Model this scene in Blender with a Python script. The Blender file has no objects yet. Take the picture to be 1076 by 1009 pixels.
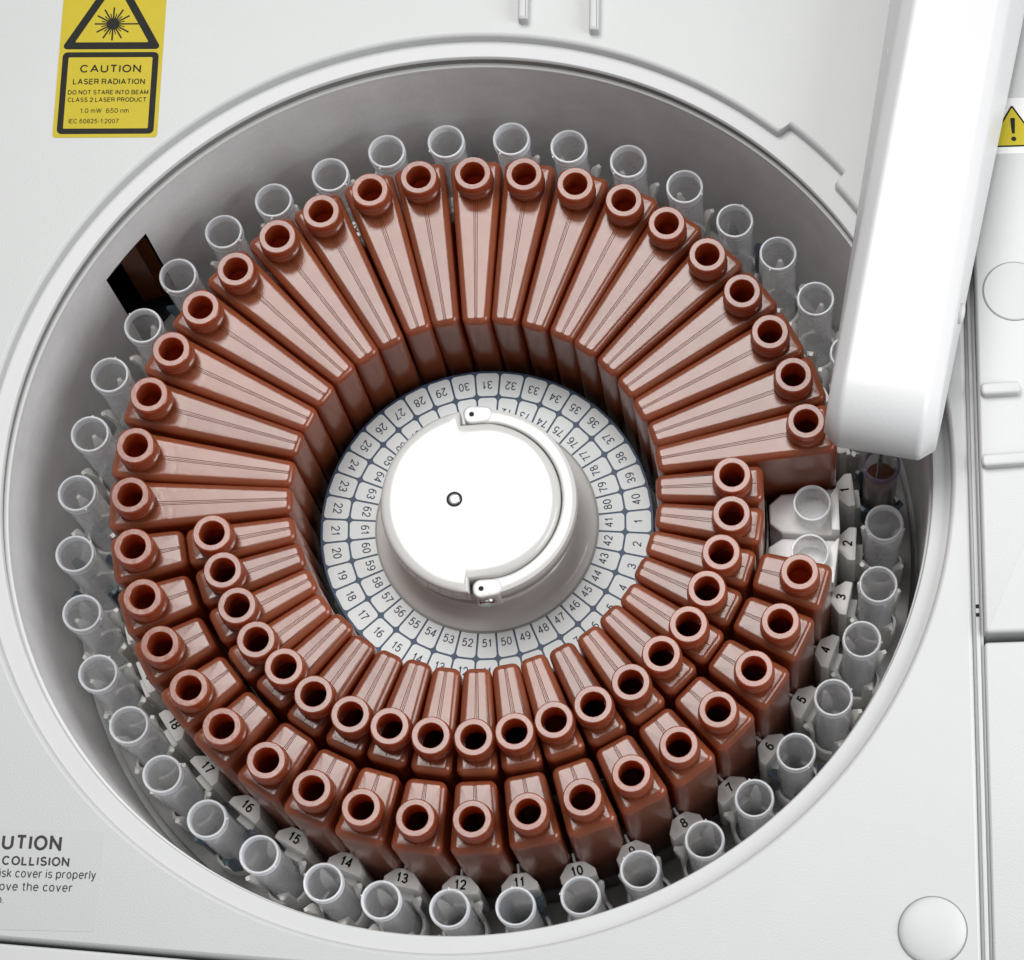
import bpy, bmesh, math, random
from mathutils import Matrix, Vector
random.seed(11)
S = 0.01                      # modelling unit is the centimetre, the scene is in metres
PI = math.pi
def R(d): return math.radians(d)
sc = bpy.context.scene
COL = sc.collection

# ------------------------------------------------------------------ helpers
def mesh(name, verts, faces, smooth=True):
    me = bpy.data.meshes.new(name)
    me.from_pydata([(x*S, y*S, z*S) for x, y, z in verts], [], faces)
    me.update()
    if smooth:
        me.polygons.foreach_set('use_smooth', [len(p.vertices) < 9 for p in me.polygons])
    return me

class MB:
    """collects shapes (in cm) that become ONE mesh object"""
    def __init__(self): self.v = []; self.f = []
    def add(self, vs, fs):
        n = len(self.v); self.v += [tuple(p) for p in vs]; self.f += [tuple(i+n for i in q) for q in fs]
    def loft(self, loops, closed=True, cap0=False, cap1=False, flip=False):
        n = len(loops[0]); vs = [p for l in loops for p in l]; fs = []
        for k in range(len(loops)-1):
            for i in range(n if closed else n-1):
                j = (i+1) % n
                q = (k*n+i, k*n+j, (k+1)*n+j, (k+1)*n+i)
                fs.append(q[::-1] if flip else q)
        if cap0:
            q = tuple(range(n)); fs.append(q if flip else q[::-1])
        if cap1:
            q = tuple((len(loops)-1)*n+i for i in range(n)); fs.append(q[::-1] if flip else q)
        self.add(vs, fs)
    def lathe(self, prof, n=48, c=(0, 0, 0), cap0=False, cap1=False, a0=0.0):
        self.loft([[(c[0]+r*math.cos(a0+2*PI*i/n), c[1]+r*math.sin(a0+2*PI*i/n), c[2]+z) for i in range(n)] for r, z in prof],
                  True, cap0, cap1)
    def prism(self, poly, z0, z1, bev=0.0, seg=3):
        """poly counter-clockwise; top edge rounded by bev"""
        loops = [[(x, y, z0) for x, y in poly]]
        if bev > 0:
            for k in range(seg+1):
                t = k/seg*PI/2
                d = bev*(1-math.cos(t)); z = z1-bev+bev*math.sin(t)
                loops.append([(x, y, z) for x, y in inset(poly, d)])
        else:
            loops.append([(x, y, z1) for x, y in poly])
        self.loft(loops, True, True, True)
    def box(self, x0, x1, y0, y1, z0, z1, bev=0.0):
        self.prism([(x0, y0), (x1, y0), (x1, y1), (x0, y1)], z0, z1, bev)
    def obj(self, name, mat, parent=None, smooth=True, sharp=35, bevel=0.0):
        me = mesh(name, self.v, self.f, smooth)
        bm = bmesh.new(); bm.from_mesh(me)
        bmesh.ops.recalc_face_normals(bm, faces=bm.faces) if getattr(self, 'recalc', True) else None
        big = [f for f in bm.faces if len(f.verts) > 8]
        if big:
            flat = bmesh.ops.triangulate(bm, faces=big, ngon_method='EAR_CLIP')['faces']
            for f in flat: f.smooth = False
        bm.to_mesh(me); bm.free()
        if smooth and sharp: me.set_sharp_from_angle(angle=R(sharp))
        me.materials.append(mat)
        o = bpy.data.objects.new(name, me); COL.objects.link(o)
        if parent: o.parent = parent
        if bevel:
            m = o.modifiers.new('bevel', 'BEVEL'); m.width = bevel*S; m.segments = 2; m.limit_method = 'ANGLE'; m.angle_limit = R(40)
        return o

def inset(poly, d):
    """offset a convex ccw polygon inwards by d, vertex count kept"""
    n = len(poly); out = []
    for i in range(n):
        p0 = Vector(poly[i-1]); p1 = Vector(poly[i]); p2 = Vector(poly[(i+1) % n])
        a = (p1-p0); b = (p2-p1)
        if a.length < 1e-9 or b.length < 1e-9: out.append(tuple(p1)); continue
        a.normalize(); b.normalize()
        na = Vector((-a.y, a.x)); nb = Vector((-b.y, b.x))
        m = na+nb; m /= max(0.2, 1+na.dot(nb))
        out.append(tuple(p1+m*d))
    return out

def round_poly(poly, r, seg=4):
    """ccw convex polygon with its corners rounded"""
    n = len(poly); out = []
    for i in range(n):
        p0 = Vector(poly[i-1]); p1 = Vector(poly[i]); p2 = Vector(poly[(i+1) % n])
        a = (p0-p1).normalized(); b = (p2-p1).normalized()
        ang = a.angle(b); t = r/math.tan(ang/2)
        c = p1+(a+b).normalized()*(r/math.sin(ang/2))
        s = p1+a*t-c; e = p1+b*t-c
        a0 = math.atan2(s.y, s.x); a1 = math.atan2(e.y, e.x)
        while a1 < a0: a1 += 2*PI
        for k in range(seg+1):
            q = a0+(a1-a0)*k/seg
            out.append((c.x+r*math.cos(q), c.y+r*math.sin(q)))
    return out

def thing(name, label, cat, loc=(0, 0, 0), rz=0.0, group=None, kind=None):
    o = bpy.data.objects.new(name, None); COL.objects.link(o)
    o.empty_display_size = 0.01
    o.location = (loc[0]*S, loc[1]*S, loc[2]*S); o.rotation_euler = (0, 0, rz)
    tag(o, label, cat, group, kind); return o
def tag(o, label=None, cat=None, group=None, kind=None):
    if label: o['label'] = label
    if cat: o['category'] = cat
    if group: o['group'] = group
    if kind: o['kind'] = kind
    return o
def copy_tree(o, parent=None):
    c = o.copy(); COL.objects.link(c)
    if parent: c.parent = parent
    for ch in list(o.children): copy_tree(ch, c)
    return c

def arc(cx, cy, rx, ry, a0, a1, n=14):
    return [(cx+rx*math.cos(R(a0+(a1-a0)*i/n)), cy+ry*math.sin(R(a0+(a1-a0)*i/n))) for i in range(n+1)]
def mirror(pl, cx, cy): return [[(2*cx-x, 2*cy-y) for x, y in l] for l in pl]
SIX = [arc(.28, .31, .27, .31, 0, 360, 22), arc(.33, .42, .32, .58, 62, 190)]
BOWL = arc(.26, .36, .25, .36, 0, 360, 20)
# plain grotesque lettering as centre lines: glyph -> (advance width, strokes); capitals are 1 high
GLYPH = {
 '0': (.56, [arc(.28, .5, .27, .5, 0, 360, 24)]), '1': (.40, [[(.04, .76), (.16, .80), (.27, 1), (.27, 0)]]),
 '2': (.56, [arc(.28, .71, .26, .29, 175, -32)+[(.03, 0), (.56, 0)]]),
 '3': (.56, [arc(.27, .75, .24, .25, 165, -90)+arc(.27, .255, .28, .255, 88, -165)]),
 '4': (.58, [[(.42, 0), (.42, 1), (0, .30), (.58, .30)]]),
 '5': (.56, [[(.52, 1), (.13, 1), (.06, .50)]+arc(.27, .33, .28, .32, 128, -155)]),
 '6': (.56, SIX), '7': (.55, [[(0, 1), (.55, 1), (.34, .58), (.20, 0)]]),
 '8': (.56, [arc(.28, .76, .23, .24, 0, 360, 20), arc(.28, .26, .275, .26, 0, 360, 22)]), '9': (.56, mirror(SIX, .28, .5)),
 'A': (.72, [[(0, 0), (.36, 1), (.72, 0)], [(.13, .33), (.59, .33)]]),
 'B': (.64, [[(0, 0), (0, 1), (.34, 1)]+arc(.34, .765, .24, .235, 85, -90)+[(0, .53)], [(.36, .53)]+arc(.36, .265, .28, .265, 85, -90)+[(0, 0)]]),
 'C': (.70, [arc(.37, .5, .37, .5, 42, 318, 20)]), 'D': (.68, [[(0, 0), (0, 1), (.28, 1)]+arc(.28, .5, .40, .5, 88, -90)+[(0, 0)]]),
 'E': (.58, [[(.58, 1), (0, 1), (0, 0), (.58, 0)], [(0, .53), (.53, .53)]]), 'H': (.64, [[(0, 0), (0, 1)], [(.64, 0), (.64, 1)], [(0, .53), (.64, .53)]]),
 'I': (.0, [[(0, 0), (0, 1)]]), 'L': (.50, [[(0, 1), (0, 0), (.50, 0)]]),
 'M': (.76, [[(0, 0), (0, 1), (.38, .08), (.76, 1), (.76, 0)]]), 'N': (.64, [[(0, 0), (0, 1), (.64, 0), (.64, 1)]]),
 'O': (.76, [arc(.38, .5, .38, .5, 0, 360, 26)]), 'P': (.60, [[(0, 0), (0, 1), (.33, 1)]+arc(.33, .73, .27, .27, 88, -90)+[(0, .46)]]),
 'R': (.64, [[(0, 0), (0, 1), (.34, 1)]+arc(.34, .74, .27, .26, 88, -90)+[(0, .48)], [(.36, .48), (.52, .40), (.60, 0)]]),
 'S': (.60, [arc(.30, .745, .26, .255, 28, 250)+arc(.30, .255, .29, .255, 75, -155)]), 'T': (.60, [[(0, 1), (.60, 1)], [(.30, 1), (.30, 0)]]),
 'U': (.62, [[(0, 1), (0, .34)]+arc(.31, .33, .31, .33, 182, 358)+[(.62, 1)]]), 'W': (.94, [[(0, 1), (.24, .03), (.47, .97), (.70, .03), (.94, 1)]]),
 '-': (.26, [[(0, .38), (.26, .38)]]), ':': (.0, [[(0, 0), (0, .1)], [(0, .6), (0, .7)]]), '.': (.0, [[(0, 0), (0, .09)]]),
 'o': (.52, [BOWL]), 'c': (.46, [arc(.26, .36, .25, .36, 45, 315)]), 'e': (.52, [[(.03, .38)]+arc(.26, .36, .25, .36, 3, 318)]),
 'd': (.51, [BOWL, [(.51, 0), (.51, 1)]]), 'p': (.52, [BOWL, [(.01, .72), (.01, -.28)]]), 'h': (.45, [[(0, 0), (0, 1)], [(0, .40)]+arc(.225, .45, .225, .27, 178, 2)+[(.45, 0)]]),
 'n': (.45, [[(0, 0), (0, .72)], [(0, .40)]+arc(.225, .45, .225, .27, 178, 2)+[(.45, 0)]]),
 'm': (.74, [[(0, 0), (0, .72)], [(0, .42)]+arc(.185, .46, .185, .26, 178, 2)+[(.37, 0)], [(.37, .42)]+arc(.555, .46, .185, .26, 178, 2)+[(.74, 0)]]),
 'r': (.28, [[(0, 0), (0, .72)], [(0, .36)]+arc(.24, .44, .24, .27, 178, 75)]), 'u': (.45, [[(0, .72), (0, .28)]+arc(.225, .27, .225, .27, 182, 358), [(.45, .72), (.45, 0)]]),
 'i': (.0, [[(0, 0), (0, .72)], [(0, .90), (0, 1)]]), 'l': (.0, [[(0, 0), (0, 1)]]), 'k': (.42, [[(0, 0), (0, 1)], [(.40, .72), (0, .27)], [(.15, .43), (.42, 0)]]),
 'v': (.46, [[(0, .72), (.23, 0), (.46, .72)]]), 'y': (.46, [[(0, .72), (.23, .02)], [(.46, .72), (.20, -.14), (.11, -.27), (0, -.27)]]),
 's': (.44, [arc(.22, .54, .19, .18, 28, 250)+arc(.22, .18, .21, .18, 75, -155)]), 't': (.28, [[(.12, .95), (.12, .14), (.17, .02), (.28, .01)], [(-.03, .72), (.28, .72)]]),
}
def text_geo(body, width=None, height=None, bold=0.0, spacing=1.0, align='C'):
    """flat lettering drawn from the strokes above: verts (x, y, layer) and faces; height is the cap height"""
    t = .135+bold*3
    k = (height or 1)/(1+t)
    strokes = []; x = t/2
    for ch in body:
        if ch == ' ': x += .34; continue
        w, pls = GLYPH[ch]
        for pl in pls: strokes.append([(px+x, py+t/2) for px, py in pl])
        x += w+t+.12*spacing
    tot = x-.12*spacing-t/2
    sx = (width/tot) if width else k*.95
    tx = t*k/2; ty = t*k/2
    vs = []; fs = []
    off = {'C': tot/2, 'L': 0, 'R': tot}[align]
    parts = []
    for pl in strokes:
        P = [Vector(((px-off)*sx, py*k)) for px, py in pl]
        P = [q for i, q in enumerate(P) if i == 0 or (q-P[i-1]).length > 1e-6]
        cur = [P[0]]
        for i in range(1, len(P)):
            cur.append(P[i])
            if i < len(P)-1 and (P[i]-P[i-1]).angle(P[i+1]-P[i]) > R(50):
                d = (P[i]-P[i-1]).normalized(); cur[-1] = P[i]+d*tx*.9; parts.append(cur)
                cur = [P[i]-(P[i+1]-P[i]).normalized()*ty*.9]
        parts.append(cur)
    for li, P in enumerate(parts):
        closed = (P[0]-P[-1]).length < 1e-5
        n = len(P); base = len(vs)
        for i in range(n):
            a = (P[i]-P[i-1]) if i else ((P[0]-P[-2]) if closed else P[1]-P[0])
            b = (P[i+1]-P[i]) if i < n-1 else ((P[1]-P[0]) if closed else P[-1]-P[-2])
            a = a.normalized(); b = b.normalized()
            na = Vector((-a.y, a.x)); nb = Vector((-b.y, b.x)); m = na+nb
            m = m/max(.45, 1+na.dot(nb))
            e = Vector((0, 0))
            if not closed and i == 0: e = -a*0
            vs.append((P[i].x+m.x*tx, P[i].y+m.y*ty, li % 3)); vs.append((P[i].x-m.x*tx, P[i].y-m.y*ty, li % 3))
        for i in range(n-1):
            fs.append((base+2*i, base+2*i+1, base+2*i+3, base+2*i+2))
    return vs, fs

def put2d(mb, vs, fs, origin, ang, z):
    c, s = math.cos(ang), math.sin(ang)
    mb.add([(origin[0]+v[0]*c-v[1]*s, origin[1]+v[0]*s+v[1]*c, z+(v[2]*.002 if len(v) > 2 else 0)) for v in vs], fs)

# ------------------------------------------------------------------ materials
def nodes(name):
    m = bpy.data.materials.new(name); m.use_nodes = True
    nt = m.node_tree; return m, nt, nt.nodes['Principled BSDF']
def noise(nt, scale, detail=4, rough=0.6, obj=True):
    tc = nt.nodes.new('ShaderNodeTexCoord'); n = nt.nodes.new('ShaderNodeTexNoise')
    n.inputs['Scale'].default_value = scale; n.inputs['Detail'].default_value = detail; n.inputs['Roughness'].default_value = rough
    nt.links.new(tc.outputs['Object'], n.inputs['Vector']); return n
def bump(nt, p, scale, dist, strength=1.0, detail=3):
    n = noise(nt, scale, detail); b = nt.nodes.new('ShaderNodeBump')
    b.inputs['Distance'].default_value = dist; b.inputs['Strength'].default_value = strength
    nt.links.new(n.outputs['Fac'], b.inputs['Height']); nt.links.new(b.outputs['Normal'], p.inputs['Normal'])
def vary(nt, p, c0, c1, scale, detail=4, sock='Base Color'):
    n = noise(nt, scale, detail); r = nt.nodes.new('ShaderNodeValToRGB')
    r.color_ramp.elements[0].position = 0.3; r.color_ramp.elements[1].position = 0.7
    r.color_ramp.elements[0].color = (*c0, 1); r.color_ramp.elements[1].color = (*c1, 1)
    nt.links.new(n.outputs['Fac'], r.inputs['Fac']); nt.links.new(r.outputs['Color'], p.inputs[sock])
def plastic(name, col, rough=0.4, bs=0, bd=0, dv=0.03, vs=60, sss=0.0, spec=None):
    m, nt, p = nodes(name)
    p.inputs['Roughness'].default_value = rough
    c0 = tuple(max(0, c*(1-dv)) for c in col); c1 = tuple(min(1, c*(1+dv)) for c in col)
    vary(nt, p, c0, c1, vs)
    if bs: bump(nt, p, bs, bd)
    if spec is not None: p.inputs['Specular IOR Level'].default_value = spec
    if sss:
        p.inputs['Subsurface Weight'].default_value = sss; p.inputs['Subsurface Radius'].default_value = (1, .9, .8)
        p.inputs['Subsurface Scale'].default_value = 0.002
    return m
M = {}
M['deck'] = plastic('deck_plastic', (.475, .485, .48), .42, 1500, .00006, .012, 40)
M['ledge'] = plastic('ledge_plastic', (.50, .505, .505), .5, 1200, .00003, .01, 40)
M['cover'] = plastic('cover_plastic', (.475, .485, .48), .42, 1400, .00007, .012, 40)
M['arm'] = plastic('arm_plastic', (.57, .57, .575), .38, 700, .00006, .01, 40)
M['hub'] = plastic('hub_plastic', (.53, .52, .505), .14, 0, 0, .01, 40)
M['holder'] = plastic('holder_plastic', (.86, .845, .81), .38, 300, .0001, .03, 150, .1)
M['adapter'] = plastic('adapter_plastic', (.87, .865, .85), .35, 300, .0001, .02, 150)
M['holder_blue'] = plastic('slate_blue_plastic', (.075, .11, .15), .3, 300, .0001, .1, 150)
M['shade_joint'] = plastic('shade_joint_grey', (.20, .20, .19), .5, 300, .0001, .08, 200)  # darker grey: painted shade below the ledge, also cap gaps and hub ring
M['lip'] = plastic('lip_plastic', (.62, .62, .61), .5, 0, 0, .02, 90)
M['floor'] = plastic('tray_plastic', (.46, .46, .45), .5, 300, .0002, .12, 60)
M['dark'] = plastic('black_plastic', (.012, .012, .013), .5, 300, .0001, .2, 90, spec=.1)
M['cell'] = plastic('label_white', (.58, .61, .61), .3, 0, 0, .02, 80, spec=.2)
M['slate'] = plastic('label_slate', (.035, .06, .105), .3, 0, 0, .05, 80, spec=.12)
M['digit'] = plastic('digit_ink', (.03, .045, .07), .4, 0, 0, .1, 200, spec=.05)
M['ink'] = plastic('black_ink', (.018, .018, .016), .5, 0, 0, .15, 300, spec=.08)
M['soft_ink'] = plastic('grey_ink', (.05, .045, .05), .5, 0, 0, .1, 300, spec=.1)
M['yellow'] = plastic('yellow_vinyl', (.45, .36, .022), .4, 200, .0001, .04, 60, spec=.15)
M['clear_sticker'] = plastic('clear_sticker', (.46, .472, .468), .42, 1500, .00005, .01, 60)
M['white_sticker'] = plastic('white_sticker', (.66, .66, .65), .3, 200, .00005, .01, 60)

# chamber wall: dull grey sheet metal with faint mottling
m, nt, p = nodes('chamber_metal'); M['wall'] = m
p.inputs['Metallic'].default_value = .1; p.inputs['Roughness'].default_value = .46
vary(nt, p, (.64, .645, .645), (.80, .805, .805), 34, 12); bump(nt, p, 700, .00014)
nt.nodes['Noise Texture'].inputs['Roughness'].default_value = .78
m, nt, p = nodes('steel'); M['steel'] = m
p.inputs['Metallic'].default_value = 1; p.inputs['Roughness'].default_value = .25
vary(nt, p, (.55, .55, .55), (.65, .65, .64), 200)

# brown moulded bottles: glossy, slightly translucent plastic
def brown(name, c0, c1, sss):
    m, nt, p = nodes(name)
    p.inputs['IOR'].default_value = 1.56
    oi = nt.nodes.new('ShaderNodeObjectInfo')
    n = noise(nt, 35, 5); r = nt.nodes.new('ShaderNodeValToRGB')
    r.color_ramp.elements[0].position = .3; r.color_ramp.elements[1].position = .7
    r.color_ramp.elements[0].color = (*c0, 1); r.color_ramp.elements[1].color = (*c1, 1)
    hs = nt.nodes.new('ShaderNodeHueSaturation'); mr = nt.nodes.new('ShaderNodeMapRange')
    mr.inputs['To Min'].default_value = .88; mr.inputs['To Max'].default_value = 1.12
    nt.links.new(oi.outputs['Random'], mr.inputs['Value']); nt.links.new(mr.outputs['Result'], hs.inputs['Value'])
    nt.links.new(n.outputs['Fac'], r.inputs['Fac']); nt.links.new(r.outputs['Color'], hs.inputs['Color'])
    nt.links.new(hs.outputs['Color'], p.inputs['Base Color'])
    p.inputs['Subsurface Weight'].default_value = sss; p.inputs['Subsurface Radius'].default_value = (1.0, .22, .07)
    p.inputs['Subsurface Scale'].default_value = .0038
    bump(nt, p, 420, .00006, 1.0, 5)
    rn = noise(nt, 60, 6); rm = nt.nodes.new('ShaderNodeMapRange'); rm.inputs['From Min'].default_value = .35; rm.inputs['From Max'].default_value = .7
    rm.inputs['To Min'].default_value = .17; rm.inputs['To Max'].default_value = .26
    nt.links.new(rn.outputs['Fac'], rm.inputs['Value']); nt.links.new(rm.outputs['Result'], p.inputs['Roughness'])
    # some red light passes through the thin wall
    tl = nt.nodes.new('ShaderNodeBsdfTranslucent'); tl.inputs['Color'].default_value = (.30, .082, .025, 1)
    ad = nt.nodes.new('ShaderNodeAddShader')
    nt.links.new(p.outputs[0], ad.inputs[0]); nt.links.new(tl.outputs[0], ad.inputs[1])
    nt.links.new(ad.outputs[0], nt.nodes['Material Output'].inputs['Surface'])
    return m
M['brown'] = brown('brown_bottle_plastic', (.150, .046, .019), (.185, .058, .024), .6)
M['neck'] = brown('brown_neck_plastic', (.140, .042, .017), (.170, .052, .021), .6)
M['seam'] = plastic('brown_seam', (.20, .050, .02), .6, 0, 0, .1, 90, spec=.0)

# clear polypropylene tubes: mostly see-through wall, milky towards grazing angles
def clear(name, col, lo, hi, rough=.10, tl_=.3):
    m, nt, p = nodes(name)
    p.inputs['Base Color'].default_value = (*col, 1); p.inputs['Roughness'].default_value = rough
    n = noise(nt, 120, 6)
    tl = nt.nodes.new('ShaderNodeBsdfTranslucent'); tl.inputs['Color'].default_value = (*col, 1)
    pm = nt.nodes.new('ShaderNodeMixShader'); pm.inputs['Fac'].default_value = tl_
    nt.links.new(p.outputs[0], pm.inputs[1]); nt.links.new(tl.outputs[0], pm.inputs[2])
    tr = nt.nodes.new('ShaderNodeBsdfTransparent'); mix = nt.nodes.new('ShaderNodeMixShader')
    lw = nt.nodes.new('ShaderNodeLayerWeight'); lw.inputs['Blend'].default_value = .35
    mr = nt.nodes.new('ShaderNodeMapRange'); mr.inputs['To Min'].default_value = lo; mr.inputs['To Max'].default_value = hi
    ad = nt.nodes.new('ShaderNodeMath'); ad.operation = 'MULTIPLY_ADD'; ad.inputs[1].default_value = .16; ad.inputs[2].default_value = -.06
    ad2 = nt.nodes.new('ShaderNodeMath'); ad2.operation = 'ADD'; ad2.use_clamp = True
    nt.links.new(lw.outputs['Facing'], mr.inputs['Value'])
    nt.links.new(n.outputs['Fac'], ad.inputs[0]); nt.links.new(ad.outputs[0], ad2.inputs[0]); nt.links.new(mr.outputs['Result'], ad2.inputs[1])
    nt.links.new(ad2.outputs[0], mix.inputs['Fac'])
    nt.links.new(tr.outputs[0], mix.inputs[1]); nt.links.new(pm.outputs[0], mix.inputs[2])
    nt.links.new(mix.outputs[0], nt.nodes['Material Output'].inputs['Surface'])
    return m
M['tube'] = clear('clear_tube_plastic', (.95, .97, 1.0), .06, .46)
M['rim'] = clear('tube_rim_plastic', (.93, .965, 1.0), .50, .95, .12, .12)
M['cup'] = clear('frosted_cup_plastic', (.84, .85, .86), .25, .70)
M['glass'] = clear('glass_tube', (.75, .72, .74), .02, .22, .05)
M['violet'] = clear('violet_rim', (.22, .16, .24), .55, .9, .1)
m, nt, p = nodes('brown_liquid'); M['liquid'] = m
p.inputs['Roughness'].default_value = .08; vary(nt, p, (.055, .020, .010), (.085, .03, .014), 150)
m, nt, p = nodes('amber_window'); M['amber'] = m
p.inputs['Roughness'].default_value = .2; vary(nt, p, (.10, .030, .012), (.20, .06, .022), 60)

# ------------------------------------------------------------------ main numbers (cm), measured on the photograph
Z_DECK, Z_LEDGE = 5.8, 5.4
A_B = -2.87                   # angle of the first bottle
A_T = 1.70                    # angle of the first sample tube
Z_FLOOR = -4.2
def pol(r, deg): return (r*math.cos(R(deg)), r*math.sin(R(deg)))

# ------------------------------------------------------------------ analyzer housing
house = thing('analyzer_housing', 'white moulded analyzer top deck with the big round opening around the brown bottles', 'analyzer')
def hole_r(a):
    a = a % 360
    if 35.9 <= a <= 45.0: return 16.05
    return 15.55
angs = [i*360/288 for i in range(288)]
angs = [a for a in angs if not any(abs(a-c) < .9 for c in (35.6, 45.3))]
nodeang = [(a, hole_r(a)) for a in angs] + [(35.35, 15.55), (35.6, 15.60), (35.85, 16.0), (36.15, 16.05), (44.8, 16.05), (45.05, 16.0), (45.3, 15.62), (45.55, 15.55)]
def gx(y): return 16.12+.0795*y                       # right-hand edge of the deck
def fy(x): return -13.84-.175*(x+14.84)               # front edge of the deck
def outer(a):
    dx, dy = math.cos(R(a)), math.sin(R(a)); ts = []
    if dx < 0: ts.append(-38/dx)
    if dy > 0: ts.append(45/dy)
    den = dx-.0795*dy
    if den > 1e-6: ts.append(16.12/den)
    den = dy+.175*dx
    if den < -1e-6: ts.append((-13.84-.175*14.84)/den)
    t = min(q for q in ts if q > 0); return (dx*t, dy*t)
xc = (16.12+.0795*(-13.84-.175*14.84))/(1+.0795*.175); corners = [(gx(45), 45), (-38, 45), (-38, fy(-38)), (xc, fy(xc))]
for c in corners: nodeang.append((math.degrees(math.atan2(c[1], c[0])) % 360, None))
nodeang.sort(key=lambda q: q[0])
nodeang = [(a, r if r else hole_r(a)) for a, r in nodeang]
def hl(d, z): return [(*pol(r+d, a), z) for a, r in nodeang]
def ol(d, z):
    o = []
    for a, r in nodeang:
        x, y = outer(a); l = math.hypot(x, y); o.append((x*(l+d)/l, y*(l+d)/l, z))
    return o
mb = MB(); mb.recalc = False
loops = [hl(-.02, Z_LEDGE-.02), hl(-.02, Z_DECK-.16), hl(0, Z_DECK-.08), hl(.05, Z_DECK-.02), hl(.13, Z_DECK), hl(.22, Z_DECK),
         ol(-.14, Z_DECK), ol(-.05, Z_DECK-.03), ol(0, Z_DECK-.12), ol(0, Z_DECK-2)]
mb.loft(loops, flip=True)
deck = mb.obj('deck_panel', M['deck'], house, sharp=50)
deck.data.polygons.foreach_set('use_smooth', [p.normal.z < .9999 for p in deck.data.polygons])
mb = MB()
mb.lathe([(16.4, Z_LEDGE-.01), (15.05, Z_LEDGE), (14.97, Z_LEDGE-.02), (14.93, Z_LEDGE-.08), (14.92, Z_LEDGE-.14)], 240)
mb.obj('rim_ledge', M['ledge'], house)
mb = MB()
mb.lathe([(14.935, Z_LEDGE-.14), (15.0, Z_LEDGE-.19), (15.0, 4.82)], 240)
mb.obj('shade_joint', M['shade_joint'], house)  # shade on the ledge's inner wall, painted as a darker grey band
mb = MB()
mb.lathe([(15.02, 4.84), (14.93, 4.85), (14.87, 4.82), (14.85, 4.74), (14.865, 4.66)], 240)
mb.obj('chamber_lip', M['lip'], house)
# chamber wall with the little window cut out
W0, W1, WZ0, WZ1 = 135.9, 144.1, -2.5, 3.25
wa = sorted(set([i*2.0 for i in range(180)] + [W0, W1]))
wz = [4.68, WZ1, .4, WZ0, Z_FLOOR-.6]
vs = [(*pol(14.86, a), z) for z in wz for a in wa]; fs = []; na = len(wa)
for k in range(len(wz)-1):
    for i in range(na):
        j = (i+1) % na
        am = wa[i]+.5
        if W0 <= am-.4 and am < W1+.1 and 1 <= k <= 2 and wa[i] >= W0 and wa[i] < W1: continue
        fs.append((k*na+i, k*na+j, (k+1)*na+j, (k+1)*na+i))
mb = MB(); mb.recalc = False; mb.add(vs, fs)
mb.obj('chamber_wall', M['wall'], house)
mb = MB()
q = [pol(14.86, W0), pol(14.86, W1), pol(17.2, W1), pol(17.2, W0)]
mb.loft([[(x, y, WZ1) for x, y in q], [(x, y, WZ0) for x, y in q]], True, True, True)
mb.f = [f for f in mb.f if not (set(f) == {0, 1, 4, 5})]
mb.obj('window_recess', M['dark'], house, smooth=False)
mb = MB()
a = pol(14.9, W0+.25); b = pol(15.9, W0+1.0); c = pol(15.9, W0+3.4); d = pol(15.5, W0+1.2)
mb.loft([[(x, y, WZ0+.02) for x, y in (a, b, c, d)], [(x, y, WZ1-.4) for x, y in (a, b, c, d)]], True, True, True)
mb.obj('window_pane', M['amber'], house, smooth=False)
mb = MB()
mb.lathe([(14.87, Z_FLOOR-.02), (12.45, Z_FLOOR-.02), (12.42, Z_FLOOR+.05), (12.3, Z_FLOOR), (5.0, Z_FLOOR)], 120, cap1=True)
mb.obj('chamber_floor', M['floor'], house)
# raised ribs on the far deck
for x, y in ((2.70, 15.78), (5.06, 15.18)):
    mb = MB(); c, s = math.cos(R(-4.5)), math.sin(R(-4.5))
    poly = round_poly([(x+u*c-v*s, y+u*s+v*c) for u, v in ((-.17, 0), (.17, 0), (.17, 14), (-.17, 14))], .06, 2)
    mb.prism(poly, Z_DECK-.02, Z_DECK+.42, .09)
    mb.obj('rib', M['deck'], house)
mb = MB()
mb.lathe([(1.03, -.02), (1.03, .03), (1.0, .07), (.9, .11), (.7, .16), (.45, .195), (.2, .21), (.02, .215)], 64, (13.37, -16.1, Z_DECK), cap1=True)
mb.obj('screw_cap', M['ledge'], house)
mb = MB()
mb.lathe([(1.075, .0), (1.075, .012), (1.0, .012)], 64, (13.37, -16.1, Z_DECK-.004))
mb.obj('cap_gap', M['shade_joint'], house)

def strip_poly(p0, p1, w0, w1):
    """ccw quad along p0>p1 offset to the right by w0..w1"""
    d = Vector((p1[0]-p0[0], p1[1]-p0[1])).normalized(); n = Vector((d.y, -d.x))
    P0 = Vector(p0); P1 = Vector(p1)
    return [tuple(P0+n*w0), tuple(P0+n*w1), tuple(P1+n*w1), tuple(P1+n*w0)]
# side module to the right of the deck
side = thing('side_module', 'white side module with grip bars right of the deck seam', 'analyzer module', (20, 0, 0))
g0, g1 = (gx(-40), -40), (gx(50), 50)
def sl(poly): return [(x-20, y) for x, y in poly]
mb = MB(); mb.prism(sl(strip_poly(g0, g1, .02, .36)), 4, Z_DECK-.28)
mb.obj('seam_channel', M['cover'], side, smooth=False)
mb = MB(); mb.prism(sl(strip_poly(g0, g1, .11, .25)), Z_DECK-.27, Z_DECK-.06, .04)
mb.obj('seam_strip', M['ledge'], side)
YB = -6.92
pu = [(gx(YB)+.37, YB), (46, YB-1.6), (46, 50), (gx(50)+.37, 50)]
mb = MB(); mb.prism(sl(round_poly(pu, .12, 4)), 4, 6.08, .12, 4)
upper = mb.obj('upper_cover', M['cover'], side)
pl = [(gx(-40)+.37, -40), (46, -40), (46, YB-1.6-.22), (gx(YB-.22)+.37, YB-.22)]
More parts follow.
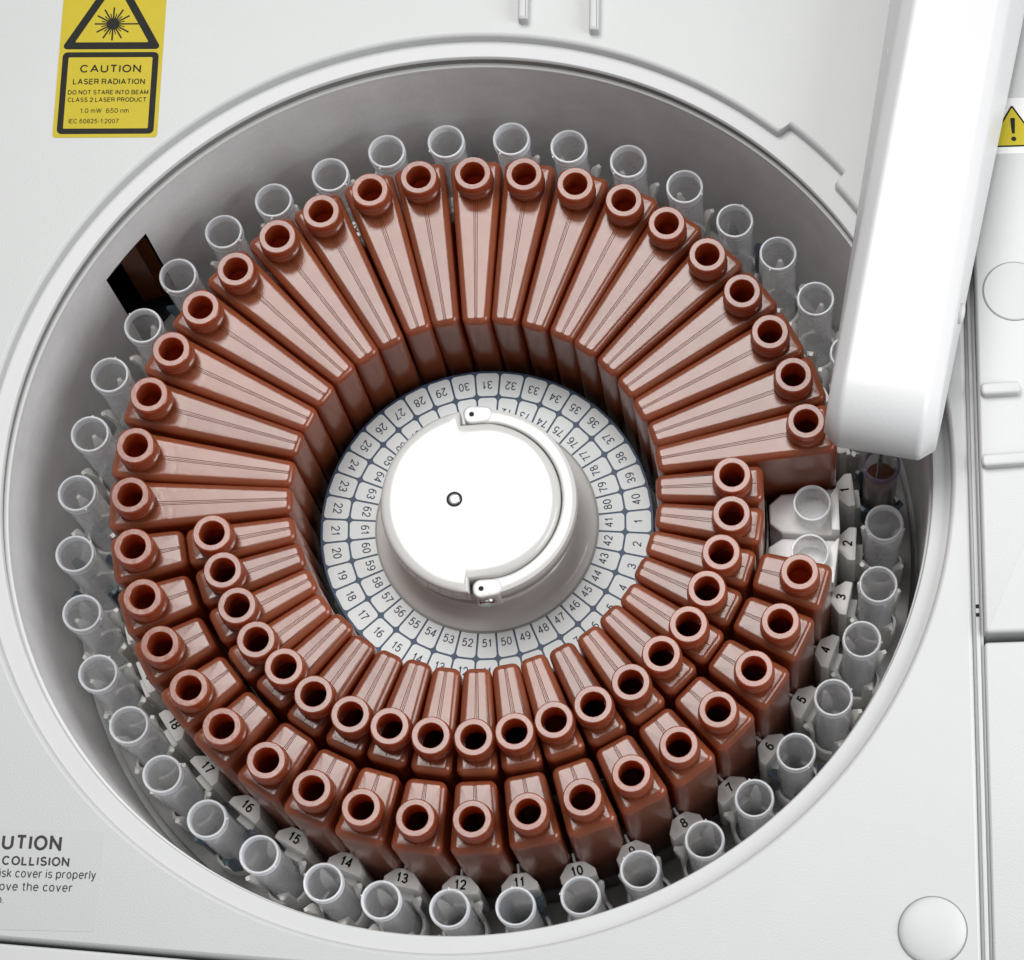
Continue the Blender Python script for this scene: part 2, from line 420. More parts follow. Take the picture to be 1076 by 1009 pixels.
mb = MB(); mb.prism(sl(round_poly(pl, .12, 4)), 4, 5.78, .1, 4)
mb.obj('lower_cover', M['cover'], side)
for y in (-5.93, -6.21):
    mb = MB(); x = gx(y)+.18-20
    mb.box(x-.055, x+.055, y-.05-.02, y+.05, Z_DECK-.1, Z_DECK-.045)
    mb.obj('slot', M['dark'], side, smooth=False)
for (x0, x1, y0, y1) in ((16.66, 17.93, .93, 1.34), (16.43, 18.6, -1.5, -1.09)):
    mb = MB(); mb.prism(sl(round_poly([(x0, y0), (x1, y0-.02), (x1, y1-.02), (x0, y1)], .13, 4)), 6.06, 6.42, .1, 4)
    mb.obj('grip_bar', M['cover'], upper)
mb = MB(); mb.lathe([(1.02, -.02), (1.02, .02), (.99, .045), (.9, .05)], 64, (18.14-20, 4.55, 6.08), cap1=True)
mb.obj('screw_cap', M['clear_sticker'], upper)
mb = MB(); mb.lathe([(1.05, 0), (1.05, .006), (.95, .006)], 64, (18.14-20, 4.55, 6.08))
mb.obj('cap_gap', M['shade_joint'], upper)

# front cover below the seam at the near left
front = thing('front_cover', 'pale front cover strip below the dark seam at the near edge of the deck', 'cover panel', (0, -20, 0))
d0, d1 = (40, fy(40)), (-40, fy(-40))
def ff(poly): return [(x, y+20) for x, y in poly]
pf = [(-40, fy(-40)-.10), (-40, -45), (gx(-45)-.1, -45), (gx(-17)-.1, fy(gx(-17))-.10)]
pf = [pf[0], pf[1], pf[2], pf[3]]
mb = MB(); mb.prism(ff(pf), 3, 5.66, .1)
mb.obj('cover_plate', M['ledge'], front)

# ------------------------------------------------------------------ stickers
Zs = Z_DECK+.012
lab = thing('laser_warning_sticker', 'yellow laser radiation caution sticker with a starburst triangle, on the deck at far left', 'warning sticker', (-13.14, 12.87, Z_DECK), R(-4.5))
LW, LH = 3.47, 6.75
mb = MB(); mb.prism(round_poly([(0, 0), (LW, 0), (LW, LH), (0, LH)], .12, 4), 0.002, .012); mb.obj('backing', M['yellow'], lab, smooth=False)
def ring(mb, outer_p, inner_p, z):
    n = len(outer_p); mb.loft([[(x, y, z) for x, y in outer_p], [(x, y, z) for x, y in inner_p]])
mb = MB()
ring(mb, round_poly([(.13, .13), (3.34, .13), (3.34, 3.16), (.13, 3.16)], .17, 5), round_poly([(.33, .33), (3.14, .33), (3.14, 2.97), (.33, 2.97)], .04, 5), .016)
mb.obj('text_frame', M['ink'], lab, smooth=False)
mb = MB()
tri = [(.05, 3.27), (3.42, 3.27), (1.735, 6.30)]
ring(mb, round_poly(tri, .12, 5), round_poly([(.50, 3.53), (2.97, 3.53), (1.735, 5.75)], .03, 5), .016)
mb.obj('triangle_frame', M['ink'], lab, smooth=False)
mb = MB(); cx, cy = 1.735, 4.22
mb.add([(cx+.215*math.cos(2*PI*i/32), cy+.215*math.sin(2*PI*i/32), .016) for i in range(32)], [tuple(range(32))])
for i in range(24):
    a = 2*PI*i/24; L = (.62 if i % 2 == 0 else .40); w = .027 if i % 2 == 0 else .018
    if i == 0: L = .86
    dx, dy = math.cos(a), math.sin(a)
    mb.add([(cx+dx*.2-dy*w, cy+dy*.2+dx*w, .018), (cx+dx*.2+dy*w, cy+dy*.2-dx*w, .018), (cx+dx*L+dy*w, cy+dy*L-dx*w, .018), (cx+dx*L-dy*w, cy+dy*L+dx*w, .018)], [(0, 1, 2, 3)])
mb.obj('starburst', M['ink'], lab, smooth=False)
mb = MB()
for body, w, h, x, y, bold, al in (('CAUTION', 2.05, .29, 1.76, 2.40, .022, 'C'), ('LASER RADIATION', 2.40, .21, 1.74, 1.96, .016, 'C'),
        ('DO NOT STARE INTO BEAM', 2.68, .165, 1.74, 1.585, .012, 'C'), ('CLASS 2 LASER PRODUCT', 2.62, .165, 1.72, 1.31, .012, 'C'),
        ('1.0 mW  650 nm', 1.62, .175, 1.66, .90, 0, 'C'), ('IEC 60825-1:2007', 1.66, .165, .50, .52, 0, 'L')):
    vs, fs = text_geo(body, w, h, bold, 1.0, al); put2d(mb, vs, fs, (x, y), 0, .017)
mb.obj('lettering', M['ink'], lab, smooth=False)

col = thing('collision_caution_sticker', 'clear sticker printed with grey cover collision caution text, near left of the opening', 'warning sticker', (-14.8, -12, Z_DECK), R(-6.5))
mb = MB(); mb.prism(round_poly([(-3.2, -1.55), (2.98, -1.55), (2.98, 1.55), (-3.2, 1.55)], .12, 4), .001, .008); mb.obj('backing', M['clear_sticker'], col, smooth=False)
mb = MB(); th = R(-6.5)
for body, w, h, wx, wy, bold in (('CAUTION', 2.75, .47, -12.99, -11.29, .03), ('THE COLLISION', 2.95, .29, -12.75, -11.80, .032),
        ('disk cover is properly', 3.12, .28, -11.95, -12.27, 0), ('remove the cover', 2.85, .28, -12.66, -12.60, 0), ('run.', .55, .26, -14.74, -12.76, 0)):
    dx, dy = wx+14.8, wy+12
    lx = dx*math.cos(th)+dy*math.sin(th); ly = -dx*math.sin(th)+dy*math.cos(th)
    vs, fs = text_geo(body, w, h, bold, 1.0, 'R'); put2d(mb, vs, fs, (lx, ly), 0, .012)
mb.obj('lettering', M['soft_ink'], col, smooth=False)

sg = thing('hazard_sticker', 'white sticker with a yellow exclamation triangle half hidden by the white arm', 'warning sticker', (18.71, 9.72, 6.08), R(-3))
mb = MB(); mb.prism(round_poly([(-1.2, -.24), (2.4, -.24), (2.4, 1.80), (-1.2, 1.80)], .08, 3), .002, .010); mb.obj('backing', M['white_sticker'], sg, smooth=False)
T0 = [(-.93, 0), (.93, 0), (0, 1.56)]; T1 = [(-.83, .06), (.83, .06), (0, 1.44)]
mb = MB(); ring(mb, round_poly(T0, .05, 3), round_poly(T1, .02, 3), .014); mb.obj('triangle_frame', M['ink'], sg, smooth=False)
mb = MB(); q = round_poly(T1, .02, 3); mb.add([(x, y, .013) for x, y in q], [tuple(range(len(q)))]); mb.obj('triangle', M['yellow'], sg, smooth=False)
mb = MB()
q = round_poly([(-.05, .48), (.05, .48), (.085, 1.06), (-.085, 1.06)], .045, 4); mb.add([(x, y, .016) for x, y in q], [tuple(range(len(q)))])
mb.add([(.085*math.cos(2*PI*i/20), .29+.085*math.sin(2*PI*i/20), .016) for i in range(20)], [tuple(range(20))])
mb.obj('exclamation_mark', M['ink'], sg, smooth=False)

# ------------------------------------------------------------------ reagent carousel with numbered disc and hub
car = thing('reagent_carousel', 'carousel with a ring of printed numbers and a white central hub', 'carousel', (0, 0, Z_FLOOR))
ZC = -Z_FLOOR                                           # z of the numbered disc in carousel space
mb = MB(); mb.lathe([(5.45, 0), (5.45, ZC-.1), (5.66, ZC-.09), (5.68, ZC-.03), (5.66, ZC), (3.0, ZC)], 120)
drum = mb.obj('numbered_disc', M['slate'], car)
def cell(mb, r0, r1, a, half, z):
    """rounded cell between two radii, corners cut round"""
    pts = []
    rr = .13
    w0 = r0*math.tan(R(half))-.034; w1 = r1*math.tan(R(half))-.034
    q = round_poly([(r0, -w0), (r1, -w1), (r1, w1), (r0, w0)], rr, 4)
    c, s = math.cos(R(a)), math.sin(R(a))
    mb.add([(x*c-y*s, x*s+y*c, z) for x, y in q], [tuple(range(len(q)))])
mb = MB(); md = MB()
for k in range(40):
    a = -3.1-9*k
    cell(mb, 4.74, 5.58, a, 4.5, ZC+.008); cell(mb, 3.66, 4.67, a, 4.5, ZC+.008)
    for num, rr, h, in ((k+1, 5.15, .30), (k+41, 4.15, .29)):
        vs, fs = text_geo(str(num), None, h)
        vs = [(x, y-h/2, l) for x, y, l in vs]
        c = pol(rr, a); put2d(md, vs, fs, c, R(a+90), ZC+.014)
mb.obj('number_cells', M['cell'], drum, smooth=False)
md.obj('numerals', M['digit'], drum, smooth=False)
mb = MB(); mb.lathe([(3.74, ZC), (3.74, ZC+.05), (3.70, ZC+.08), (3.60, ZC+.10), (3.45, ZC+.15), (3.30, ZC+.26), (3.20, ZC+.42), (3.14, ZC+.7), (3.10, ZC+1.1), (3.02, ZC+1.15), (3.02, ZC+1.75)], 96, cap1=True)
hub = mb.obj('hub', M['hub'], car)
mb = MB(); mb.lathe([(3.81, ZC+.01), (3.81, ZC+.04), (3.72, ZC+.04)], 96); mb.obj('hub_seal', M['shade_joint'], hub)
# cap: full circle on the left, set back on the right where the bail handle lies
HX = 0.0
cap_out = []
AL = 98.0
n = 60
for i in range(n+1): cap_out.append(pol(3.24, AL+(360-2*AL)*i/n))
cap_out = [cap_out[0]]+cap_out[3:-3]+[cap_out[-1]]
e0 = cap_out[0]; e1 = cap_out[-1]
cap_out += [(e1[0], -2.70)]
a2 = math.degrees(math.asin(-2.70/2.74))
for i in range(0, 49): cap_out.append(pol(2.74, -80+160*i/48))
cap_out += [(e0[0], 2.70)]
def cap_loop(d, z):
    """pull every outline point towards the cap's middle"""
    return [(x, y, z) for x, y in inset(cap_out, d)]
CT = ZC+2.85
mb = MB()
mb.loft([cap_loop(.10, CT-.95), cap_loop(0, CT-.88), cap_loop(0, CT-.2), cap_loop(.025, CT-.1), cap_loop(.08, CT-.035), cap_loop(.17, CT)]+[[(x*t, y*t, CT+.09*(1-t**2.5)) for x, y, z in cap_loop(.17, CT)] for t in (.93, .85, .7, .5, .3, .12, .03)], True, True, True)
mb.obj('hub_cap', M['hub'], hub, sharp=50)
mb = MB(); mb.lathe([(.265, CT+.06), (.26, CT+.102), (.19, CT+.102)], 40, (-.76, .04, 0)); mb.obj('pin_seat', M['dark'], hub)
mb = MB(); mb.lathe([(.19, CT+.06), (.19, CT+.105), (.16, CT+.12)], 40, (-.76, .04, 0), cap1=True); mb.obj('pin', M['steel'], hub)
# bail handle folded down round the right half of the cap
mb = MB(); loops = []
N = 56
for i in range(N+1):
    a = 90-180*i/N
    e = abs(a)/90.0
    wd = .245+.05*max(0, (e-.8)/.2); rm = 3.03
    zt = ZC+2.72+.04*math.sin(PI*i/N); zb = ZC+1.95
    prof = [(rm-wd, zb+.06), (rm-wd, zt-.05), (rm-wd+.02, zt-.015), (rm-wd+.06, zt), (rm+wd-.11, zt), (rm+wd-.03, zt-.03), (rm+wd, zt-.11), (rm+wd, zb+.06), (rm+wd-.06, zb), (rm-wd+.06, zb)]
    loops.append([(*pol(r, a), z) for r, z in prof])
mb.loft(loops, True, True, True)
handle = mb.obj('bail_handle', M['hub'], hub, sharp=45)
for sgn in (1, -1):
    mb = MB()
    poly = round_poly([(-.36, -.32), (.62, -.30), (.62, .24), (-.36, .36)] if sgn > 0 else [(-.36, -.36), (.62, -.24), (.62, .30), (-.36, .32)], .28, 8)
    poly = [(x+.02, y+3.05*sgn) for x, y in poly]
    mb.prism(poly, ZC+1.6, ZC+2.745, .07, 4)
    lug = mb.obj('hinge_lug', M['hub'], handle, sharp=45)
    mb = MB(); mb.lathe([(.085, ZC+2.748), (.085, ZC+2.753)], 20, (-.06, 3.06*sgn, 0), cap1=True); mb.obj('pivot_hole', M['dark'], lug)
    mb = MB(); mb.v = []
    for k, (r, y) in enumerate(((.22, 3.412), (.22, 3.44), (.17, 3.455))): pass
    mb.loft([[(.06+r*math.cos(2*PI*i/28), (y+.02)*sgn, ZC+2.15+r*math.sin(2*PI*i/28)) for i in range(28)] for r, y in ((.30, 3.33), (.30, 3.40), (.26, 3.44), (.2, 3.45))], True, False, True)
    mb.obj('pivot_screw', M['steel'], lug)
mb = MB(); mb.lathe([(9.53, 0), (9.53, 3.4), (9.57, 3.42), (9.58, 3.4), (9.58, 0)], 120); mb.obj('divider_wall', M['adapter'], car)

# ------------------------------------------------------------------ sample ring: holders with number plates and spring fingers
ringo = thing('sample_ring', 'outer carousel ring of white tube holders with printed number plates', 'carousel', (0, 0, Z_FLOOR))
mb = MB(); mb.lathe([(14.6, 0), (14.6, .5), (14.5, .56), (12.6, .56), (12.5, .5), (12.5, 0)], 120); mb.obj('ring_base', M['floor'], ringo)
def holder_mb():
    mb = MB()
    # number block (x radial, y tangential), z from the ring base to the plate
    zt = 3.85
    poly = [(-1.52, -.26), (-1.16, -.60), (-.90, -.60), (-.90, .60), (-1.16, .60), (-1.52, .26)]
    poly = round_poly(poly, .05, 2)
    mb.prism(poly, .4, zt, .05, 2)
    mb.box(-1.85, -1.50, -.05, .05, .4, zt-.12, .03)          # locating pin towards the bottles
    mb.box(-.92, -.66, -.34, .34, .4, zt-1.1, .04)            # bridge to the tube seat
    mb.lathe([(.80, .5), (.80, 1.6), (.76, 1.65), (.67, 1.65)], 28)
    return mb
def finger_mb():
    mb = MB()
    for q in range(4):
        a = R(45+90*q)
        loops = []
        for k in range(12):
            t = k/11
            z = 1.5+2.15*t
            r = .665+.02*t if t < .72 else .68+ .21*((t-.72)/.28)**1.7
            w = .20 if t < .75 else .20*math.sqrt(max(.05, 1-((t-.75)/.27)**2))
            th = .13
            c, s = math.cos(a), math.sin(a)
            loops.append([((r)*c+w*s, (r)*s-w*c, z), ((r+th)*c+w*.8*s, (r+th)*s-w*.8*c, z-.03), ((r+th)*c-w*.8*s, (r+th)*s+w*.8*c, z-.03), ((r)*c-w*s, (r)*s+w*c, z)])
        mb.loft(loops, True, True, True)
    return mb
me_block = holder_mb().obj('tube_holder', M['holder'], ringo, sharp=40)
white_f = finger_mb().obj('spring_fingers', M['holder'], None, sharp=60)
blue_f = finger_mb().obj('spring_fingers', M['holder_blue'], None, sharp=60)
for k in range(40):
    a = A_T-9*k
    h = me_block if k == 0 else me_block.copy()
    f = (blue_f if k % 5 == 0 else white_f).copy(); COL.objects.link(f); f.parent = h
    if k: COL.objects.link(h)
    if k % 5 == 0: f['label'] = 'slate blue spring fingers'
    x, y = pol(13.5, a)
    h.location = (x*S, y*S, 0); h.rotation_euler = (0, 0, R(a))
    md = MB(); vs, fs = text_geo(str(k+1), None, .34, .022)
    vs = [(x, y-.165, l) for x, y, l in vs]
    put2d(md, vs, fs, (-1.20, 0), R(90), 3.86)
    md.obj('numeral', M['ink'], h, smooth=False)
bpy.data.objects.remove(white_f); bpy.data.objects.remove(blue_f)

# ------------------------------------------------------------------ sample tubes
def tube_proto(rim_mat, wall_mat):
    t = thing('sample_tube', 'tube', 'test tube')
    mb = MB()
    RO, RI, ZT = .60, .545, 6.2
    n = 40
    prof = [(.05, .0), (.30, .08), (.50, .28), (.575, .55), (.58, 1.0), (RO, ZT-.35)]
    mb.lathe(prof, n, cap0=True)
    mb.lathe([(RI, ZT-.35), (.525, 1.0), (.52, .6), (.45, .35), (.2, .12)], n)
    mb.recalc = False
    mb.obj('tube_wall', wall_mat, t)
    mb = MB()
    mb.lathe([(RO, ZT-.36), (.645, ZT-.33), (.65, ZT-.24), (.625, ZT-.19), (.64, ZT-.13), (.64, ZT-.03), (.615, ZT), (.575, ZT), (.555, ZT-.03), (RI, ZT-.12), (RI, ZT-.36)], n)
    mb.box(.60, .685, -.03, .03, ZT-.12, ZT-.05, .015)
    mb.obj('rim', rim_mat, t)
    return t
proto = tube_proto(M['rim'], M['tube'])
ZTUBE = 2.02-6.2
for k in range(40):
    a = A_T-9*k
    n = k+1
    if k == 0: continue
    if k == 1: o = proto
    else: o = copy_tree(proto)
    rr = 13.5+random.uniform(-.06, .06); aa = a+random.uniform(-.25, .25)
    x, y = pol(rr, aa)
    o.location = (x*S, y*S, (ZTUBE+random.uniform(-.05, .05))*S)
    o.rotation_euler = (R(random.uniform(-.7, .7)), R(random.uniform(-.7, .7)), random.uniform(0, 2*PI))
    o['group'] = 'clear sample tubes in the outer ring'
    if 2 <= n <= 19: l = 'empty clear tube standing next to the number plate printed %d' % n
    elif n == 20: l = 'empty clear tube left of the brown bottles, one place up from number plate 19'
    elif n <= 38: l = 'empty clear tube behind the gap between long bottles facing disc numbers %d and %d' % (n-1, n)
    elif n == 39: l = 'empty clear tube under the white arm, second from the tube of brown liquid'
    else: l = 'empty clear tube under the white arm, right beside the tube of brown liquid'
    o['label'] = l
bt = tube_proto(M['violet'], M['glass'])
x, y = pol(13.5, A_T); bt.location = (x*S, y*S, ZTUBE*S); bt.rotation_euler = (0, 0, 1.1)
bt['label'] = 'clear glass tube with violet rim and brown liquid, under the tip of the white arm'
mb = MB(); mb.lathe([(.1, .15), (.40, .35), (.51, .65), (.515, 1.0), (.528, 4.75), (.50, 4.73)], 32, cap0=True, cap1=True); mb.obj('liquid', M['liquid'], bt)

# ------------------------------------------------------------------ brown reagent bottles
def bottle_proto(name, r0, r1, h0, h1, rn, label):
    """wedge bottle between radii r0..r1 with half widths h0, h1 and its neck at radius rn; local x is radial"""
    rc = (r0+r1)/2
    t = thing(name, label, 'bottle')
    H = 3.5-Z_FLOOR
    base = round_poly([(r0-rc, -h0), (r1-rc, -h1), (r1-rc, h1), (r0-rc, h0)], .27, 6)
    def lp(d, z): return [(x, y, z) for x, y in inset(base, d)]
    er = .23
    vs = []; fs = []
    mb = MB(); mb.recalc = True
    seq = [lp(.12, 0), lp(.03, .05), lp(0, .14)] + [lp(0, H*.5)]
    for k in range(7):
        q = k/6*PI/2; seq.append(lp(er*(1-math.cos(q)), H-er+er*math.sin(q)))
    mb.loft(seq, True, True, False)
    inn = [lp(.14, H-.13), lp(.12, H-.3), lp(.12, .13)]
    # build with bmesh so that both tops get a round mouth
    bm = bmesh.new()
    def ringv(pts): return [bm.verts.new(p) for p in pts]
    def band(a, b):
        for i in range(len(a)):
            j = (i+1) % len(a); bm.faces.new((a[i], a[j], b[j], b[i]))
    L = [ringv(q) for q in seq]
    bm.faces.new(L[0][::-1])
    for a, b in zip(L, L[1:]): band(a, b)
    hx = rn-rc
    nh = 28
    c0 = ringv([(hx+.5*math.cos(2*PI*i/nh), .5*math.sin(2*PI*i/nh), H) for i in range(nh)])
    c1 = ringv([(hx+.5*math.cos(2*PI*i/nh), .5*math.sin(2*PI*i/nh), H-.13) for i in range(nh)])
    def fill(outer_l, circ):
        ed = []
        for lst in (outer_l, circ):
            for i in range(len(lst)):
                v0, v1 = lst[i], lst[(i+1) % len(lst)]
                e = bm.edges.get((v0, v1)) or bm.edges.new((v0, v1)); ed.append(e)
        bmesh.ops.triangle_fill(bm, edges=ed, use_beauty=True, use_dissolve=False)
    fill(L[-1], c0); band(c0, c1)
    I = [ringv(q) for q in inn]
    for a, b in zip(I, I[1:]): band(a, b)
    bm.faces.new(I[-1])
    fill(I[0], c1)
    bmesh.ops.recalc_face_normals(bm, faces=bm.faces)
    # moulding seam: two fine ridges from the neck to the narrow end, one beyond it, one down the end face
    def bar(x0, x1, y, w=.015, hh=.012, sk=0.0):
        v = [bm.verts.new(p) for p in ((x0, y-w, H-.004), (x0, y+w, H-.004), (x1, y+w+sk, H-.004), (x1, y-w+sk, H-.004), (x0, y, H+hh), (x1, y+sk, H+hh))]
        for q in ((0, 3, 5, 4), (2, 1, 4, 5), (1, 0, 4), (3, 2, 5)): bm.faces.new([v[i] for i in q]).material_index = 1
    bar(r0-rc+.16, hx-.55, .028, sk=.035); bar(r0-rc+.16, hx-.55, -.045, sk=-.015); bar(r0-rc+.16, hx-.55, -.012, .012, .012, sk=.02)
    bar(hx+.55, r1-rc-.24, .0, .02, .012)
    me = bpy.data.meshes.new('bottle_body')
    for v in bm.verts: v.co *= S
    bm.normal_update(); bm.to_mesh(me); bm.free()
    me.polygons.foreach_set('use_smooth', [True]*len(me.polygons)); me.set_sharp_from_angle(angle=R(38))
    me.materials.append(M['brown']); me.materials.append(M['seam'])
    o = bpy.data.objects.new('body', me); COL.objects.link(o); o.parent = t
    mb = MB()
    prof = [(.50, -.12), (.52, .0), (.58, .04), (.59, .16), (.645, .22), (.665, .30), (.655, .37), (.605, .42), (.605, .47), (.645, .53), (.655, .60), (.62, .65),
            (.628, .84), (.62, .905), (.59, .94), (.585, .945), (.425, .945), (.405, .925), (.40, .86), (.405, .3), (.41, -.14)]
    mb.lathe([(r, H+z) for r, z in prof], 40, (hx, 0, 0))
    n0 = len(mb.v); mb.f += []
    mb.loft([[(hx+.41*math.cos(2*PI*i/40), .41*math.sin(2*PI*i/40), H-.14) for i in range(40)], [(hx+.50*math.cos(2*PI*i/40), .50*math.sin(2*PI*i/40), H-.12) for i in range(40)]])
    mb.obj('neck', M['neck'], t, sharp=32)
    return t, rc
def place(o, rc, a, rj=.045, aj=.16):
    x, y = pol(rc+random.uniform(-rj, rj), a+random.uniform(-aj, aj))
    o.location = (x*S, y*S, Z_FLOOR*S)
    o.rotation_euler = (R(random.uniform(-.25, .25)), R(random.uniform(-.25, .25)), R(a+random.uniform(-.3, .3)))
pl_, rcl = bottle_proto('reagent_bottle', 6.03, 12.03, .452, .892, 11.10, 'x')
for k in range(20, 40):
    o = pl_ if k == 20 else copy_tree(pl_)
    place(o, rcl, A_B-9*k)
    o['label'] = 'long brown wedge bottle with its narrow end facing disc number %d' % (k+1); o['group'] = 'long brown wedge bottles on the far half of the carousel'
pi_, rci = bottle_proto('reagent_bottle', 5.93, 9.49, .445, .675, 8.47, 'x')
for k in range(20):
    o = pi_ if k == 0 else copy_tree(pi_)
    place(o, rci, A_B-9*k)
    o['label'] = 'short brown bottle of the inner row with its narrow end pointing at disc number %d' % (k+41); o['group'] = 'short brown bottles in the inner row'
ps_, rcs = bottle_proto('reagent_bottle', 9.63, 12.03, .65, .845, 11.10, 'x')
for k in range(2, 20):
    o = ps_ if k == 2 else copy_tree(ps_)
    place(o, rcs, A_B-9*k)
    n = k+1
    o['label'] = ('short brown bottle of the outer row between number plates %d and %d' % (n, n+1)) if n < 19 else \
        ('short brown bottle of the outer row just above number plate 19' if n == 19 else 'uppermost short brown bottle of the outer row at left, below the long bottles')
    o['group'] = 'short brown bottles in the outer row'

# ------------------------------------------------------------------ white cup adapters in the two free places
def adapter_proto():
    t = thing('cup_adapter', 'x', 'cup holder')
    rc = 10.85
    w0, w1 = .70, .86
    poly = [(9.62-rc+.42, -w0), (12.0-rc, -w1), (12.0-rc, w1), (9.62-rc+.42, w0), (9.62-rc, w0-.36), (9.62-rc, -w0+.36)]
    mb = MB(); mb.prism(round_poly(poly, .16, 4), 0, 4.45, .09, 3); blk = mb.obj('block', M['adapter'], t)
    poly = [(11.72-rc, -.82), (12.0-rc, -.84), (12.0-rc, .84), (11.72-rc, .45)]
    mb = MB(); mb.prism(round_poly(poly, .03, 2), 4.44, 5.0, .04, 2); mb.obj('back_stop', M['adapter'], t)
    return t, rc
def cup_proto():
    t = thing('sample_cup', 'x', 'sample cup')
    mb = MB(); mb.recalc = False
    mb.lathe([(.575, 0), (.60, .9)], 40, cap0=True); mb.lathe([(.555, .9), (.53, .05)], 40, cap1=True); mb.obj('cup_wall', M['cup'], t)
    mb = MB(); mb.lathe([(.60, .9), (.64, .92), (.645, 1.02), (.63, 1.05), (.575, 1.05), (.555, 1.0), (.555, .9)], 40); mb.obj('rim', M['rim'], t)
    return t
ad, rca = adapter_proto(); cup = cup_proto()
for k in range(2):
    o = ad if k == 0 else copy_tree(ad)
    x, y = pol(rca, A_B-9*k); o.location = (x*S, y*S, Z_FLOOR*S); o.rotation_euler = (0, 0, R(A_B-9*k))
    o['label'] = ('white cup adapter block against the long brown bottle, beside number plate 1', 'white cup adapter block partly behind the first short outer bottle, beside number plate 2')[k]
    o['group'] = 'white cup adapters'
    c = cup if k == 0 else copy_tree(cup)
    x, y = pol(11.08, A_B-9*k); c.location = (x*S, y*S, (Z_FLOOR+4.452)*S); c.rotation_euler = (0, 0, R(A_B-9*k))
    c['label'] = ('frosted clear cup wholly in view on the white adapter beside number plate 1', 'frosted clear cup on the white adapter, overlapped by a brown bottle neck')[k]
    c['group'] = 'frosted sample cups'

# ------------------------------------------------------------------ sampling arm
arm = thing('sampling_arm', 'big white sampling arm with slanted edges reaching over the right side of the opening', 'sampling arm', (13.04, -1.13, 6.8), R(-15))
# local: x across, y along (away from the tip), z up; a chamfered section swept along a path that bends down at the tip
HT, RB, CH = 2.75, 1.75, .60
path = [((34, HT), (0, 1)), ((16, HT), (0, 1)), ((6, HT), (0, 1)), ((RB+.6, HT), (0, 1))]
for i in range(13):
    q = i/12*R(98)
    path.append(((RB-RB*math.sin(q), HT-RB+RB*math.cos(q)), (-math.sin(q), math.cos(q))))
path.append(((.20, 0), (-.99, -.14)))
mb = MB(); loops = []; qprev = 99
for (py, pz), (ny, nz) in path:
    qy, qz = py-ny*CH, max(0, pz-nz*CH)
    ub = 1.80+.028*max(0, min(py, 20)); uq = ub+(1.74-ub)*qz/2.15
    qy = min(max(qy, py), qprev); qprev = qy
    half = [(ub, qy, 0)]
    def mixp(p, q, t): return tuple(p[i]+(q[i]-p[i])*t for i in range(3))
    Bp, Qp, Pp, Tp = (ub, qy, 0), (uq, qy, qz), (1.32, py, pz), (0, py, pz)
    half += [mixp(Qp, Bp, .12), mixp(mixp(Qp, Bp, .03), mixp(Qp, Pp, .03), .5), mixp(Qp, Pp, .16)]
    half += [mixp(Pp, Qp, .16), mixp(mixp(Pp, Qp, .04), mixp(Pp, Tp, .03), .5), mixp(Pp, Tp, .10)]
    loops.append([(-x, y, z) for x, y, z in half]+half[::-1])
mb.loft(loops, True, True, True)
cov = mb.obj('arm_cover', M['arm'], arm, sharp=75)
mb = MB(); mb.lathe([(.14, -.05), (.14, -.9), (.085, -1.0), (.085, -6.4), (.03, -6.6)], 20, (.0, 1.40, 0), cap1=True); mb.obj('needle', M['steel'], arm)
for x, y in ((1.80, 5.0), (-1.80, 13.6)):
    mb = MB(); sx = 1 if x > 0 else -1
    mb.loft([[(x+sx*d, y+r*math.cos(2*PI*i/28), 1.0+r*math.sin(2*PI*i/28)) for i in range(28)] for r, d in ((.34, -.1), (.34, .10), (.28, .17), (.1, .20))], True, False, True)
    mb.obj('side_cap', M['ledge'], arm)
mb = MB(); mb.lathe([(1.5, -8), (1.5, .05)], 48, (0, 31.5, 0), cap0=True, cap1=True); mb.obj('column', M['arm'], arm)

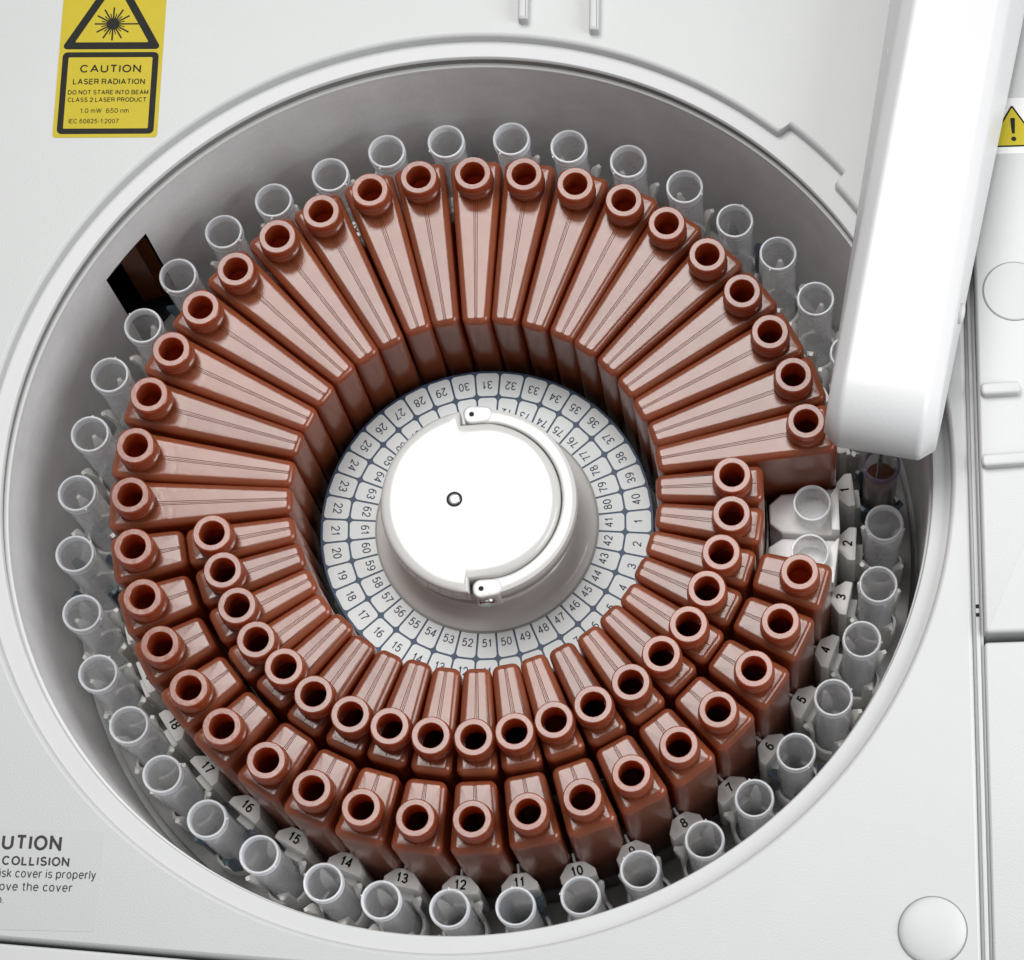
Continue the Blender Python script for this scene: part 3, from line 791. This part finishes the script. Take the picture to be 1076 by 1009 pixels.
# ------------------------------------------------------------------ light
w = bpy.data.worlds.new('World'); sc.world = w; w.use_nodes = True
bg = w.node_tree.nodes['Background']; bg.inputs[0].default_value = (.95, .98, 1.0, 1); bg.inputs[1].default_value = .27
def area(name, loc, target, sx, sy, watts, col=(1, 1, 1)):
    l = bpy.data.lights.new(name, 'AREA'); l.shape = 'RECTANGLE'; l.size = sx*S; l.size_y = sy*S; l.energy = watts; l.color = col
    o = bpy.data.objects.new(name, l); COL.objects.link(o); o.location = tuple(c*S for c in loc)
    d = Vector(target)-Vector(loc); o.rotation_euler = d.to_track_quat('-Z', 'Y').to_euler(); return o
area('softbox', (-5, 33, 96), (0, 2, 3), 54, 56, 9.0, (1, .985, .97))
area('added_fill', (58, -12, 40), (2, -6, 2), 45, 45, 3.8, (.97, .985, 1))  # added fill lamp, brightens the deck's right side and the left chamber wall

# ------------------------------------------------------------------ camera
RW = [[0.9957399205848919, -0.09102764627208723, 0.01469619568989464], [-0.08255805072742559, -0.9511305214246458, -0.2975481464814626], [0.041063107696322, 0.2950672784783665, -0.954593694907774]]
cp = (8.133831475552917, -29.55188523453788, 87.76968024363633); fpx, cx, cy = 2839.4992030352296, 884.1471048572688, 593.6581486367448
cam = bpy.data.cameras.new('camera'); co = bpy.data.objects.new('camera', cam); COL.objects.link(co)
rx, ry, rz = RW
mw = Matrix(((rx[0], -ry[0], -rz[0], cp[0]*S), (rx[1], -ry[1], -rz[1], cp[1]*S), (rx[2], -ry[2], -rz[2], cp[2]*S), (0, 0, 0, 1)))
co.matrix_world = mw
cam.sensor_fit = 'HORIZONTAL'; cam.sensor_width = 36; cam.lens = 36*fpx/1076
cam.shift_x = (538-cx)/1076; cam.shift_y = (cy-504.5)/1076
cam.clip_start = .01; cam.clip_end = 20
sc.camera = co
sc.render.engine = 'CYCLES'
sc.cycles.use_denoising = True
try: sc.cycles.denoiser = 'OPENIMAGEDENOISE'
except Exception: pass
sc.cycles.max_bounces = 10; sc.cycles.transparent_max_bounces = 24; sc.cycles.diffuse_bounces = 4; sc.cycles.glossy_bounces = 4
sc.cycles.caustics_reflective = False; sc.cycles.caustics_refractive = False
sc.view_settings.view_transform = 'Standard'; sc.view_settings.look = 'None'
sc.view_settings.exposure = 0; sc.view_settings.gamma = 1; sc.view_settings.use_curve_mapping = False
